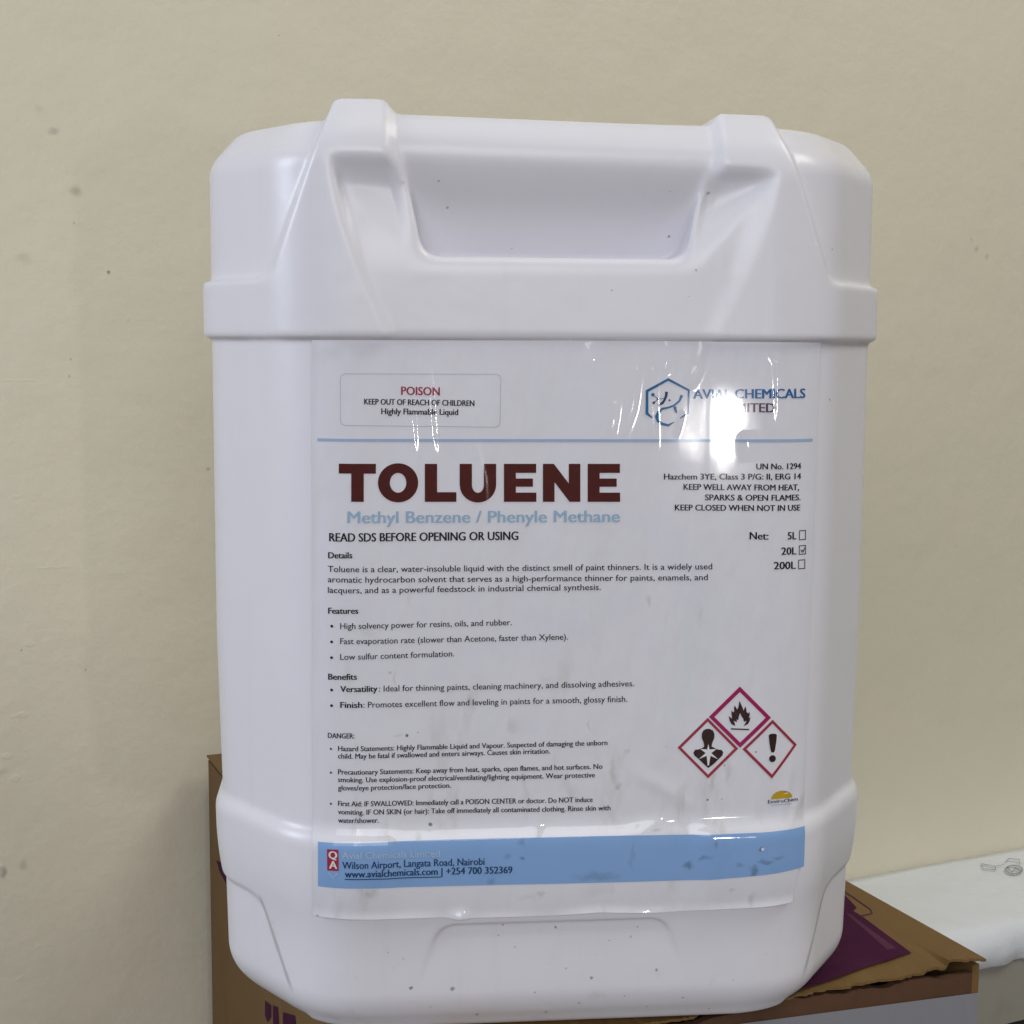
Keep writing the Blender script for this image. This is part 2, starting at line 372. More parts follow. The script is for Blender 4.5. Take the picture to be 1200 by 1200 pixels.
for px, py, r in [(700, 600, 8), (722, 604, 12), (745, 610, 16), (768, 622, 20), (788, 642, 24), (803, 668, 27), (812, 700, 28), (816, 735, 28), (812, 772, 26), (802, 806, 22), (788, 834, 16), (480, 798, 10), (515, 785, 16), (550, 772, 20), (590, 757, 24), (630, 742, 26), (670, 728, 24), (708, 712, 18), (740, 700, 12)]:
    x, z = P(px, py); wmk.append(((x, -.127, z), (r*.00036, .05, r*.00036), .55))
mpaper.tint(mpaper.blobs(wmk, .0006, 60, .6), (.77, .785, .85))          # faint watermark swirl printed into the paper
mpaper.tint(mpaper.blobs(stn, .0028, 160, .0), (.36, .345, .30))
mpaper.bump(mpaper.math('ADD', mpaper.noise(28, 3, .5, (1.6, 1, .45)), mpaper.math('MULTIPLY', mpaper.noise(120, 3, .5, (1, 1, .7)), .15)), .30, .006)
dk = []
for px, py, r, k in [(477, 862, 2.4, .9), (490, 858, 1, .6), (504, 966, 3, .8), (829, 937, 1.8, .9), (846, 936, 1.2, .6), (886, 881, 1.5, .6), (849, 897, 1.6, .5), (372, 1076, 3, .6)]:
    x, z = P(px, py); dk.append(((x, -.127, z), (r*.00036, .05, r*.00036), k))
mpaper.tint(mpaper.blobs(dk, .0006, 700), (.08, .07, .06))
x, z = label_grid(240, 200)
LABEL = link('label', quads_mesh('label', np.stack([x, paper_y(x, z), z], -1).reshape(-1, 3), grid_quads(*x.shape)), mpaper.m, CAN)

INK = .00022                                                  # print lies this far proud of the paper sheet
def ink_mat(name, col, rough=.5):
    m = Mat(name, col, rough); m.b.inputs['Specular IOR Level'].default_value = .15; m.tint(m.ramp(m.noise(350, 3), .5, .8, 0, .25), tuple(min(1, c*1.5+.02) for c in col)); return m.m
M_MAROON = ink_mat('maroon_ink', (.080, .012, .009)); M_BLACK = ink_mat('black_ink', (.018, .014, .018)); M_RED = ink_mat('red_ink', (.38, .025, .06)); M_DRED = ink_mat('dark_red_ink', (.36, .03, .06))
M_CRIM = ink_mat('crimson_ink', (.36, .008, .10)); M_SYM = ink_mat('brown_black_ink', (.035, .012, .012)); M_SKY = ink_mat('pale_blue_ink', (.34, .50, .66)); M_LINE = ink_mat('blue_rule_ink', (.36, .50, .70))
M_LOGO = ink_mat('logo_blue_ink', (.03, .16, .34)); M_NAVY = ink_mat('navy_ink', (.008, .05, .14)); M_NAME = ink_mat('name_blue_ink', (.03, .15, .37)); M_PLUM = ink_mat('plum_ink', (.10, .05, .09))
M_WHITE = ink_mat('white_ink', (.80, .80, .83)); M_PALE = ink_mat('washed_white_ink', (.44, .56, .70)); M_GREY = ink_mat('grey_ink', (.50, .50, .54)); M_YEL = ink_mat('yellow_ink', (.55, .36, .02)); pass
mb = Mat('blue_band_ink', (.25, .43, .75), .5); mb.b.inputs['Specular IOR Level'].default_value = .2
mb.tint(mb.ramp(mb.noise(40, 4, .6), .5, .75, 0, .35), (.19, .35, .64))
bs = []
for px, py, rx, ry, k in [(805, 1013, 9, 7, .6), (822, 1003, 14, 4, .45), (838, 988, 5, 6, .4), (880, 1018, 6, 10, .6), (895, 1008, 16, 4, .5), (910, 1002, 12, 3, .4), (612, 985, 7, 8, .35), (612, 1003, 7, 3, .6), (594, 1001, 8, 6, .3), (740, 1000, 5, 26, .18), (700, 1025, 40, 8, .3), (865, 1012, 8, 4, .35), (575, 1030, 6, 8, .3), (545, 1012, 5, 4, .2), (891.5, 993, 4.5, 4.5, .9)]:
    x, z = P(px, py); bs.append(((x, -.13, z), (rx*.00036, .05, ry*.00036), k))
mb.tint(mb.blobs(bs, .003, 220, .1), (.07, .13, .21))
M_BAND = mb.m

def print_mesh(name, polys, mats, parent=None, lift=INK, fine=.004):
    """polys: (vertices in photo pixels, triangles, material index) -> one sheet of ink that follows the paper"""
    bm = bmesh.new()
    lay = bm.verts.layers.float.new('lift')
    for pl in [q for p in polys for q in (p if isinstance(p, Many) else [p])]:
        verts, tris, mi = pl[:3]; ex = pl[3] if len(pl) > 3 else 0.
        v = np.asarray(verts, float); x, z = at(v[:, 0], v[:, 1])
        vs = [bm.verts.new((float(a), 0, float(b))) for a, b in zip(x, z)]
        for q in vs: q[lay] = ex
        for t in tris:
            if len(set(t)) < 3: continue
            try: f = bm.faces.new([vs[i] for i in t]); f.material_index = mi
            except ValueError: pass
    for _ in range(5):
        long = [e for e in bm.edges if e.calc_length() > fine]
        if not long: break
        bmesh.ops.subdivide_edges(bm, edges=long, cuts=1)
    bmesh.ops.triangulate(bm, faces=bm.faces[:])
    if bm.verts:
        co = np.array([v.co[:] for v in bm.verts]); y = paper_y(co[:, 0], co[:, 2])-lift-np.array([v[lay] for v in bm.verts])
        for v, q in zip(bm.verts, y): v.co.y = q
        for f in bm.faces:
            f.normal_update(); f.smooth = True
            if f.normal.y > 0: f.normal_flip()
    bm.verts.layers.float.remove(lay)
    me = bpy.data.meshes.new(name); bm.to_mesh(me); bm.free()
    return link(name, me, mats, parent or LABEL)
def poly(outer, mi=0, holes=()):
    loops = [[Vector((a, b, 0)) for a, b in outer]]+[[Vector((a, b, 0)) for a, b in h] for h in holes]
    vs = [p for l in ([outer]+list(holes)) for p in l]
    return (vs, tessellate_polygon(loops), mi)
def stroke(pts, wd, mi=0, closed=False):
    pts = [np.array(p, float) for p in pts]; n = len(pts); L, Rr = [], []
    ws = wd if isinstance(wd, (list, tuple)) else [wd]*n
    for i in range(n):
        a = pts[i-1] if (i or closed) else pts[i]; b = pts[(i+1) % n] if (i < n-1 or closed) else pts[i]
        t1 = pts[i]-a; t2 = b-pts[i]; u = lambda q: q/max(np.linalg.norm(q), 1e-9)
        if not t1.any(): t1 = t2
        if not t2.any(): t2 = t1
        t = u(u(t1)+u(t2)); nn = np.array([-t[1], t[0]]); k = 1/max(.5, abs(np.dot(t, u(t1))))
        L.append(pts[i]+nn*ws[i]/2*k); Rr.append(pts[i]-nn*ws[i]/2*k)
    V = L+Rr; F = []
    for i in range(n if closed else n-1):
        j = (i+1) % n; F += [(i, j, n+j), (i, n+j, n+i)]
    return (V, F, mi)
def ring(c, rx, ry=None, n=20, a0=0, a1=360):
    ry = ry or rx; return [(c[0]+rx*math.cos(R(a0+(a1-a0)*i/n)), c[1]+ry*math.sin(R(a0+(a1-a0)*i/n))) for i in range(n+(a1-a0 < 360))]
_tc = {}
def glyphs(s):
    if s not in _tc:
        cu = bpy.data.curves.new('lettering', 'FONT'); cu.body = s; cu.size = 1; cu.resolution_u = 3; cu.fill_mode = 'FRONT'
        o = bpy.data.objects.new('lettering', cu); COL.objects.link(o); bpy.context.view_layer.update()
        me = bpy.data.meshes.new_from_object(o.evaluated_get(bpy.context.evaluated_depsgraph_get()))
        V = np.array([v.co[:2] for v in me.vertices]); F = [tuple(p.vertices) for p in me.polygons]
        bpy.data.objects.remove(o); bpy.data.curves.remove(cu); bpy.data.meshes.remove(me); _tc[s] = (V, F)
    return _tc[s]
class Many(list): pass
def text(s, x0, y0, x1, y1, cap, mi=0, bold=.0):           # bold: overprinted copies a hair apart
    V, F = glyphs(s); a, b = V[:, 0].min(), V[:, 0].max()
    hc = glyphs('H')[0][:, 1].max(); out = Many()
    k = bold*cap*1.6
    for n_, (dx, dy) in enumerate(((-k, 0), (k, 0), (0, 0)) if bold > .004 else ((0, 0),)):
        t = (V[:, 0]-a)/(b-a); px = x0+k+(x1-x0-2*k)*t+dx; py = y0+(y1-y0)*t-V[:, 1]/hc*cap+dy
        out.append((np.stack([px, py], 1), F, mi, n_*.00002))
    return out
def strip(top, bot, n, mi=0, rows=6):
    top = np.array(top, float); bot = np.array(bot, float); xs = np.linspace(0, 1, n)
    s = lambda a: np.stack([np.interp(xs, np.linspace(0, 1, len(a)), a[:, 0]), np.interp(xs, np.linspace(0, 1, len(a)), a[:, 1])], 1)
    A, B = s(top), s(bot); V = []; F = []
    for j in range(rows+1): V += list(A+(B-A)*j/rows)
    for j in range(rows):
        for i in range(n-1): F.append((j*n+i, j*n+i+1, (j+1)*n+i+1, (j+1)*n+i))
    return (V, F, mi)

# headline, letter by letter
def rect(x0, y0, x1, y1): return [(x0, y0), (x1, y0), (x1, y1), (x0, y1)]
T0, T1 = 543.5, 588
hl = [poly([(397, T0), (440.5, T0), (440.5, T0+11.5), (426.3, T0+11.5), (426.3, T1), (411.6, T1), (411.6, T0+11.5), (397, T0+11.5)]),
      poly(ring((466.5, 565.7), 23.6, 22.9, 40), 0, [ring((466.5, 565.7), 9.6, 11.6, 30)]),
      poly([(497.8, T0), (512.2, T0), (512.2, T1-11.3), (534.8, T1-11.3), (534.8, T1), (497.8, T1)])]
uo = [(538.6, T0), (553, T0), (553, 567)]+[(560+7*math.cos(R(a)), 568+9.5*math.sin(R(a))) for a in range(180, -1, -15)]+[(567, T0), (581.4, T0), (581.4, 568)]
uo += [(560+21.4*math.cos(R(a)), 568+20.8*math.sin(R(a))) for a in range(10, 175, 11)]+[(538.6, 568)]
hl.append(poly(uo))
for ex in (590.5, 688.6):
    hl.append(poly([(ex, T0), (ex+37.8, T0), (ex+37.8, T0+10.6), (ex+14, T0+10.6), (ex+14, T0+17.2), (ex+34, T0+17.2), (ex+34, T0+26.8), (ex+14, T0+26.8), (ex+14, T1-10.8), (ex+38, T1-10.8), (ex+38, T1), (ex, T1)]))
hl.append(poly([(636.2, T0), (649, T0), (666.5, 566.5), (666.5, T0), (680, T0), (680, T1), (667.4, T1), (649.8, 565), (649.8, T1), (636.2, T1)]))
print_mesh('headline_lettering', hl, M_MAROON)
print_mesh('subtitle_lettering', [text('Methyl Benzene / Phenyle Methane', 407, 613, 726.5, 611.5, 13.6, 0, .022)], M_SKY)
print_mesh('poison_notice', [text('POISON', 470, 462.6, 515.5, 463.5, 9.6, 0, .022), text('KEEP OUT OF REACH OF CHILDREN', 426.7, 473.8, 556, 475.8, 6.6, 1, .026), text('Highly Flammable Liquid', 446.7, 485.2, 537, 486.3, 6.8, 1, .026),
    stroke([(404, 438), (581, 438.5), (585.5, 440), (587, 444), (586, 495), (584.5, 499), (580, 500.5), (404, 498.5), (400, 497), (398.8, 493), (398.8, 444), (400, 440)], .7, 2, True)], [M_DRED, M_BLACK, M_GREY])
print_mesh('blue_rule', [strip([(371.5, 514.2), (957, 514.9)], [(371.5, 517.4), (957, 518.1)], 90, 0, 1)], M_LINE)
B, S_, L_ = .016, .026, .009
print_mesh('warning_lettering', [text('UN No. 1294', 886, 550, 941.3, 550, 6.8, 0, S_), text('Hazchem 3YE, Class 3 P/G: II, ERG 14', 777.9, 561.8, 941.3, 562, 6.8, 0, S_), text('KEEP WELL AWAY FROM HEAT,', 800.8, 573.8, 938.7, 575, 6.8, 0, S_),
    text('SPARKS & OPEN FLAMES.', 826, 586.2, 940.8, 587, 6.8, 0, S_), text('KEEP CLOSED WHEN NOT IN USE', 790.7, 598, 940.5, 599, 6.8, 0, S_)], M_BLACK)
def box_outline(x0, y0, x1, y1): return stroke(rect(x0, y0, x1, y1), .9, 0, True)
print_mesh('net_volume_lettering', [text('Net:', 878.2, 632, 900.5, 632.3, 8.6, 0, S_), text('5L', 924, 632.6, 935.6, 632.8, 8.6, 0, S_), text('20L', 916, 650.4, 935.6, 650.6, 8.6, 0, S_), text('200L', 906.8, 667.2, 934.8, 667.4, 8.6, 0, S_),
    box_outline(939.4, 623, 947.6, 633.6), box_outline(939.2, 640.8, 947.8, 650.8), box_outline(938.4, 657.6, 946.8, 667.8), stroke([(941, 645), (943, 648.5), (944, 645.5), (945, 648.5), (946.5, 643)], 1.0)], M_BLACK)
bt = [text('READ SDS BEFORE OPENING OR USING', 385.5, 635, 607.5, 632.6, 9.8, 0, S_), text('Details', 384.3, 655, 413, 654.2, 7.2, 0, .032),
      text('Toluene is a clear, water-insoluble liquid with the distinct smell of paint thinners. It is a widely used', 384, 670.8, 834.5, 667, 7.0, 0, L_),
      text('aromatic hydrocarbon solvent that serves as a high-performance thinner for paints, enamels, and', 384, 683, 829.3, 679.7, 7.0, 0, L_),
      text('lacquers, and as a powerful feedstock in industrial chemical synthesis.', 384, 695.6, 704, 691.2, 7.0, 0, L_),
      text('Features', 384.3, 720, 420, 719, 7.0, 0, .032), text('High solvency power for resins, oils, and rubber.', 398.6, 737.4, 599.6, 732.4, 6.9, 0, L_),
      text('Fast evaporation rate (slower than Acetone, faster than Xylene).', 398.6, 755.2, 665.5, 749.4, 6.9, 0, L_), text('Low sulfur content formulation.', 398.6, 773.6, 532.3, 769, 6.9, 0, L_),
      text('Benefits', 384.3, 797.6, 418.4, 796.4, 7.0, 0, .032), text('Versatility', 398.6, 811.3, 442.5, 810.3, 6.9, 0, .032), text(': Ideal for thinning paints, cleaning machinery, and dissolving adhesives.', 444, 810.3, 743, 804.1, 6.9, 0, L_),
      text('Finish', 398.6, 830, 424.6, 829.3, 6.9, 0, .032), text(': Promotes excellent flow and leveling in paints for a smooth, glossy finish.', 425.8, 829.3, 735, 822.3, 6.9, 0, L_)]
for bx, by in ((388.7, 734.6), (388.5, 753), (388.4, 771.6), (388.5, 809.6), (388.4, 828)): bt.append(poly(ring((bx, by), 1.7, 1.7, 10)))
print_mesh('description_lettering', bt, M_BLACK)
D_ = .022
dt = [text('DANGER:', 384, 866.3, 415.3, 865.4, 6.0, 0, D_), text('Hazard Statements: Highly Flammable Liquid and Vapour. Suspected of damaging the unborn', 396, 880.8, 711.9, 873, 5.9, 0, D_),
      text('child. May be fatal if swallowed and enters airways. Causes skin irritation.', 396, 889.6, 644.6, 882.8, 5.9, 0, D_),
      text('Precautionary Statements: Keep away from heat, sparks, open flames, and hot surfaces. No', 396, 908.2, 706, 900.8, 5.9, 0, D_),
      text('smoking. Use explosion-proof electrical/ventilating/lighting equipment. Wear protective', 396, 917.2, 697.2, 910.8, 5.9, 0, D_), text('gloves/eye protection/face protection.', 396, 926.8, 528.5, 923, 5.9, 0, D_),
      text('First Aid: IF SWALLOWED: Immediately call a POISON CENTER or doctor. Do NOT induce', 396, 945.2, 694.5, 939.6, 5.9, 0, D_),
      text('vomiting. IF ON SKIN (or hair): Take off immediately all contaminated clothing. Rinse skin with', 396, 955, 715.4, 949.4, 5.9, 0, D_), text('water/shower.', 396, 965, 444, 963.6, 5.9, 0, D_)]
for by in (879, 907, 943.6): dt.append(poly(ring((387.6, by), 1.3, 1.3, 8)))
print_mesh('danger_lettering', dt, M_BLACK)
# company logo and name
hexa = [(782.6, 444.6), (807, 457.4), (806.2, 484), (783, 498.3), (758.6, 487), (758, 458.2)]
hexs = [(758, 458.2), (782.6, 444.6), (807, 457.4), (806.2, 484), (797, 489.5)]
print_mesh('company_logo', [stroke([(797, 490), (806.2, 484), (807, 457.4), (783, 444.6), (758.2, 458.2), (758, 484.5), (764, 489.5)], [1.2, 1.8, 2.4, 2.8, 3.2, 3.4, 1.6]),
    stroke([(799, 463), (796, 470), (790, 475), (783, 477.6), (776, 479), (771.5, 483), (769.5, 488), (770.8, 493), (775, 496.5), (783, 498.4), (790, 494.5)], [3.6, 2.4, 2.2, 2.2, 2.6, 3.4, 3.8, 3.4, 3.4, 2.8, .8]),
    stroke([(781, 459), (780.5, 464), (778.5, 469), (776, 472.5), (771, 474.5)], [3.4, 3, 2.6, 3, 1.6], 1), stroke([(790.5, 476.5), (792, 482), (793, 484)], [3.5, 3, 1.5]),
    poly(ring((765, 462.5), 2.1, 2.1, 12)), poly(ring((766, 472), 1.6, 1.6, 10), 1), poly(ring((771, 467.5), 1.3, 1.3, 10), 1), poly(ring((784.5, 469), 1.2, 1.2, 10), 1), stroke([(765, 463), (771, 467.5), (766, 472)], .8, 1), stroke([(771, 467.5), (779, 467)], .7, 1)], [M_LOGO, M_NAVY])
print_mesh('company_name_lettering', [text('AVIAL CHEMICALS', 811.8, 467.3, 946.8, 466.6, 11.0, 0, .032), text('LIMITED', 850.8, 482.8, 908.5, 483.2, 10.6, 1, .024)], [M_NAME, M_PLUM])
# hazard diamonds
def diamond(t, r, b, l, w_):
    c = ((t[0]+b[0])/2, (l[1]+r[1])/2); half = abs(r[0]-l[0])/2; k = 1-w_*1.414/half
    o = [t, r, b, l]; return poly(o, 0, [[(c[0]+(p[0]-c[0])*k, c[1]+(p[1]-c[1])*k) for p in o]])
z4 = lambda pts: [(790+a/7.5, 790+b/7.5) for a, b in pts]
flame = z4([(535, 455), (505, 440), (488, 412), (478, 365), (496, 382), (508, 388), (503, 350), (501, 318), (516, 335), (528, 325), (525, 295), (533, 274), (546, 298), (552, 312), (565, 285), (573, 232), (590, 268), (603, 300), (608, 318), (616, 305), (624, 282), (632, 300), (636, 330), (648, 345), (661, 330), (664, 358), (656, 382), (660, 385), (670, 370), (664, 410), (648, 438), (608, 456), (624, 432), (634, 410), (612, 418), (606, 390), (592, 372), (578, 340), (568, 372), (562, 405), (548, 395), (552, 422), (520, 408), (532, 430)])
print_mesh('hazard_pictogram', [diamond((866.9, 804.4), (903.8, 841.2), (867.2, 876.2), (830.6, 840), 4.6), poly(flame, 1), poly(z4([(497, 474), (658, 480), (658, 492), (497, 486)]), 1)], [M_CRIM, M_SYM])
head = z4([(264, 640), (258, 600), (242, 560), (242, 520), (258, 492), (285, 480), (312, 480), (340, 494), (354, 525), (352, 560), (340, 590), (332, 612), (328, 640)])
chest = z4([(262, 636), (330, 636), (350, 645), (385, 662), (415, 664), (430, 685), (424, 712), (380, 756), (345, 790), (298, 824), (250, 780), (215, 746), (178, 715), (168, 688), (182, 664), (215, 660), (245, 648)])
star = z4([(299, 612), (310, 660), (372, 655), (325, 692), (384, 745), (318, 716), (304, 800), (292, 800), (284, 716), (214, 745), (275, 692), (228, 655), (288, 660)])
print_mesh('hazard_pictogram', [diamond((829.3, 841), (865, 877), (829.6, 912), (793.8, 876), 3.2), poly(head, 1), poly(chest, 1)], [M_DRED, M_SYM])
print_mesh('white_star', [poly(star)], M_WHITE, lift=INK+.0001)
exc = z4([(832, 540), (845, 528), (870, 525), (895, 528), (908, 540), (902, 600), (890, 670), (882, 690), (858, 690), (850, 670), (838, 600)])
print_mesh('hazard_pictogram', [diamond((905.7, 843.6), (936.8, 875.2), (905, 912.8), (869.8, 877.8), 3.2), poly(exc, 1), poly(ring((905.6, 889.4), 4.2, 4.1, 16), 1)], [M_DRED, M_SYM])
print_mesh('supplier_mark', [poly([(904, 937)]+ring((917.5, 937), 13.5, 9.5, 14, 180, 360)+[(931, 936.5)]), text('EnviroChem', 900, 941.8, 938, 941.2, 4.0, 1, .02), stroke([(904, 944), (930, 943.5)], .8, 2)], [M_YEL, M_BLACK, M_LINE])
# paint fleck stuck on the band
print_mesh('blue_band', [strip([(372.5, 987), (487, 983), (601, 980), (716, 977.5), (830, 975.5), (945.3, 970.5)], [(372.5, 1039), (487, 1036.8), (601, 1034), (716, 1031.8), (830, 1028.2), (944, 1017.5)], 120, 0, 14)], M_BAND, lift=.00012)
print_mesh('address_lettering', [text('Avial Chemicals Limited', 401, 1003, 515, 1001.3, 7.8, 0, .008), text('Wilson Airport, Langata Road, Nairobi', 401, 1015, 567.3, 1010.8, 8.2, 1, .018),
    text('www.avialchemicals.com | +254 700 352369', 404, 1025, 599.8, 1020.4, 8.0, 1, .026), stroke([(404, 1027.4), (516.5, 1025)], 1.1, 1)], [M_PALE, M_NAVY], lift=.00034)
print_mesh('paint_fleck', [poly(ring((891, 991.6), 2.0, 1.7, 12))], M_WHITE, lift=.00040)
QA = print_mesh('quality_mark', [poly([(383.2, 993.8), (396.6, 993.2), (397, 1018), (383.6, 1018.6)])], M_RED, lift=.00030)
print_mesh('quality_lettering', [text('Q', 385, 1004.2, 395.4, 1004, 8.6, 0, .032), text('A', 385.6, 1015.8, 395.4, 1015.5, 8.8, 0, .032), stroke([(385, 1021), (390.3, 1026), (396, 1020.5)], 1.0, 1)], [M_WHITE, M_PALE], lift=.00042)

# clear film over the label: thin, glossy and wrinkled
mt = bpy.data.materials.new('clear_film'); mt.use_nodes = True; t = mt.node_tree; t.nodes.clear()
o_ = t.nodes.new('ShaderNodeOutputMaterial'); mx = t.nodes.new('ShaderNodeMixShader'); tr = t.nodes.new('ShaderNodeBsdfTransparent'); gl = t.nodes.new('ShaderNodeBsdfGlossy'); fr = t.nodes.new('ShaderNodeFresnel')
gb = t.nodes.new('ShaderNodeNewGeometry'); sb = t.nodes.new('ShaderNodeMath'); sb.operation = 'SUBTRACT'; sb.inputs[0].default_value = 1; mlt = t.nodes.new('ShaderNodeMath'); mlt.operation = 'MULTIPLY'
gl.inputs['Roughness'].default_value = .055; fr.inputs['IOR'].default_value = 1.48
nz = t.nodes.new('ShaderNodeTexNoise'); nz.inputs['Scale'].default_value = 45; nz.inputs['Detail'].default_value = 3
tcn = t.nodes.new('ShaderNodeTexCoord'); bp = t.nodes.new('ShaderNodeBump'); bp.inputs['Strength'].default_value = .02; bp.inputs['Distance'].default_value = .002
for a, b in ((tcn.outputs['Object'], nz.inputs['Vector']), (nz.outputs['Fac'], bp.inputs['Height']), (bp.outputs[0], gl.inputs['Normal']), (bp.outputs[0], fr.inputs['Normal']),
             (fr.outputs[0], mlt.inputs[0]), (gb.outputs['Backfacing'], sb.inputs[1]), (sb.outputs[0], mlt.inputs[1]), (mlt.outputs[0], mx.inputs[0]), (tr.outputs[0], mx.inputs[1]), (gl.outputs[0], mx.inputs[2]), (mx.outputs[0], o_.inputs[0])): t.links.new(a, b)
x, z = label_grid(420, 560, .6)
link('clear_film', quads_mesh('clear_film', np.stack([x, paper_y(x, z)-.00052-film_ridges(x, z), z], -1).reshape(-1, 3), grid_quads(*x.shape)), mt, LABEL)

# ------------------------------------------------------------------ cardboard box under the can
BT = .004
BYAW = R(17)
bu = np.array([math.cos(BYAW), math.sin(BYAW)]); bv = np.array([-math.sin(BYAW), math.cos(BYAW)])
FR = at_floor(1148, 1121, ZB-.001)[:2]; BK = at_floor(244, 885, ZB-.001)[:2]-FR; BW, BL = -float(BK@bu), float(BK@bv); BC = FR-bu*BW/2+bv*BL/2
BOX = thing('cardboard_box', 'brown cardboard box with purple print and torn front top edge under the jerrycan', 'box', (BC[0], BC[1], FLOOR_Z+.002), BYAW)
def bl(px, py, Z=ZB-.0008):
    p = at_floor(px, py, Z)[:2]-BC; return float(p@bu), float(p@bv)
mc = Mat('corrugated_card', (.185, .102, .029), .75)
mc.tint(mc.ramp(mc.noise(18, 5, .6), .4, .7, 0, .5), (.155, .088, .027)); mc.tint(mc.ramp(mc.noise(90, 3, .6, (1, .15, .15)), .5, .8, 0, .25), (.245, .148, .052))
mc.bump(mc.noise(70, 4, .6, (1, .12, 1)), .3, .002)
mct = Mat('torn_card', (.20, .11, .05), .9)
hw, hl_ = BW/2, BL/2
TOPZ = -FLOOR_Z-.002+ZB-.0008                                               # local height of the flap surface (can stands on it)
def slab(name, u0, u1, v0, v1, z0, z1, mat, parent):
    V = [(u, v, z) for z in (z0, z1) for (u, v) in ((u0, v0), (u1, v0), (u1, v1), (u0, v1))]
    return link(name, mesh(name, V, [(3, 2, 1, 0), (4, 5, 6, 7), (0, 1, 5, 4), (1, 2, 6, 5), (2, 3, 7, 6), (3, 0, 4, 7)]), mat, parent)
slab('side_panel', -hw, -hw+BT, -hl_, hl_, 0, TOPZ-.004, mc.m, BOX); slab('side_panel', hw-BT, hw, -hl_, hl_, 0, TOPZ-.004, mc.m, BOX)
slab('back_panel', -hw+BT, hw-BT, hl_-BT, hl_, 0, TOPZ-.004, mc.m, BOX); slab('bottom_panel', -hw+BT, hw-BT, -hl_+BT, hl_-BT, 0, BT, mc.m, BOX)
# front panel with a ragged upper edge
n = 90; us = np.linspace(-hw+BT, hw-BT, n); rg = np.random.RandomState(5)
rag = -.0062+.0012*np.convolve(rg.randn(n+8), np.ones(5)/5, 'same')[4:-4]*1.5+.0015*np.sin(us*40)
V = []; F = []
for k, (v, zz) in enumerate(((-hl_, 0), (-hl_, None), (-hl_+BT, None), (-hl_+BT, 0))):
    for i in range(n): V.append((us[i], v, zz if zz is not None else TOPZ+rag[i]))
for k in range(3):
    for i in range(n-1): F.append((k*n+i, k*n+i+1, (k+1)*n+i+1, (k+1)*n+i))
mfr = Mat('shaded_card', (.105, .048, .022), .7); mfr.tint(mfr.ramp(mfr.noise(50, 5, .6, (1, 1, .3)), .4, .75, 0, .5), (.075, .036, .018)); mfr.bump(mfr.noise(70, 4), .3, .002)  # darker than the other card: the front's shade is put into the colour
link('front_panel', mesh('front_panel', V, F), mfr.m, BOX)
# top flap: ragged, slightly lifted front edge
nu, nv = 160, 40
uu = np.linspace(-hw-.001, hw+.001, nu); tv = np.linspace(0, 1, nv)**1.6
edge = -hl_-.0012+.0024*np.abs(np.convolve(rg.randn(nu+12), np.ones(4)/4, 'same')[6:-6])
edge[-6:] -= np.array([0, .0005, .001, .0015, .002, .003])
lift = .0016*np.convolve(rg.randn(nu+12), np.ones(9)/9, 'same')[6:-6]
V = []
for top in (0, 1):
    for j in range(nv):
        for i in range(nu):
            v = edge[i]+(hl_-edge[i])*tv[j]
            sag = lift[i]*np.exp(-(v-edge[i])/.02) - .0022*np.exp(-((v+hl_)/.012)**2)*(uu[i] < hw-.02)
            zt = FLOOR_Z*0+TOPZ + sag*(1 if abs(uu[i]) > .02 else .5)
            V.append((uu[i], v, zt if top == 0 else zt-.0013))
q = grid_quads(nv, nu); q2 = q[:, ::-1]+nu*nv
F = [tuple(a) for a in q[:, ::-1]]+[tuple(a) for a in q2[:, ::-1]][::1]
for i in range(nu-1): F.append((i, i+1, nu*nv+i+1, nu*nv+i)); b_ = (nv-1)*nu; F.append((b_+i+1, b_+i, nu*nv+b_+i, nu*nv+b_+i+1))
for j in range(nv-1): F.append(((j+1)*nu, j*nu, nu*nv+j*nu, nu*nv+(j+1)*nu)); F.append((j*nu+nu-1, (j+1)*nu+nu-1, nu*nv+(j+1)*nu+nu-1, nu*nv+j*nu+nu-1))
fm = mesh('top_flap', V, F, False); bmx = bmesh.new(); bmx.from_mesh(fm); bmesh.ops.recalc_face_normals(bmx, faces=bmx.faces); bmx.to_mesh(fm); bmx.free()
FLAP = link('top_flap', fm, mc.m, BOX)
# purple print on the flap and the left side
mpu = Mat('purple_print', (.062, .011, .042), .8); mpu.b.inputs['Specular IOR Level'].default_value = .1; mpu.tint(mpu.ramp(mpu.noise(60, 4, .6), .45, .75, 0, .4), (.085, .024, .055))
mpl = Mat('light_purple_print', (.105, .034, .07), .8); mpl.b.inputs['Specular IOR Level'].default_value = .1
def flap_print(name, pts, m, dz=.00025, parent=FLAP):
    q_ = [bl(*p) for p in pts]; V = [(a, b, TOPZ+dz) for a, b in q_]
    tr_ = tessellate_polygon([[Vector(v) for v in V]])
    o = link(name, mesh(name, V, tr_), m, parent); return o
flap_print('purple_print', [(950, 1052), (986, 1045), (1004, 1064), (1000, 1068), (1010, 1074), (1068, 1117), (1020, 1132), (960, 1153), (900, 1170), (880, 1120)], mpu.m)
flap_print('purple_stripe', [(990, 1070), (996, 1072), (1050, 1112), (1040, 1114)], mpl.m, .0004)
def flap_line(name, pts, wd, m):
    V, F, _ = stroke(pts, wd); q_ = [bl(*p) for p in V]
    return link(name, mesh(name, [(a, b, TOPZ+.0003) for a, b in q_], F), m, FLAP)
flap_line('printed_outline', [(975, 1036), (1000, 1052), (1020, 1066), (1022, 1071), (1008, 1074)], 1.3, mpl.m)
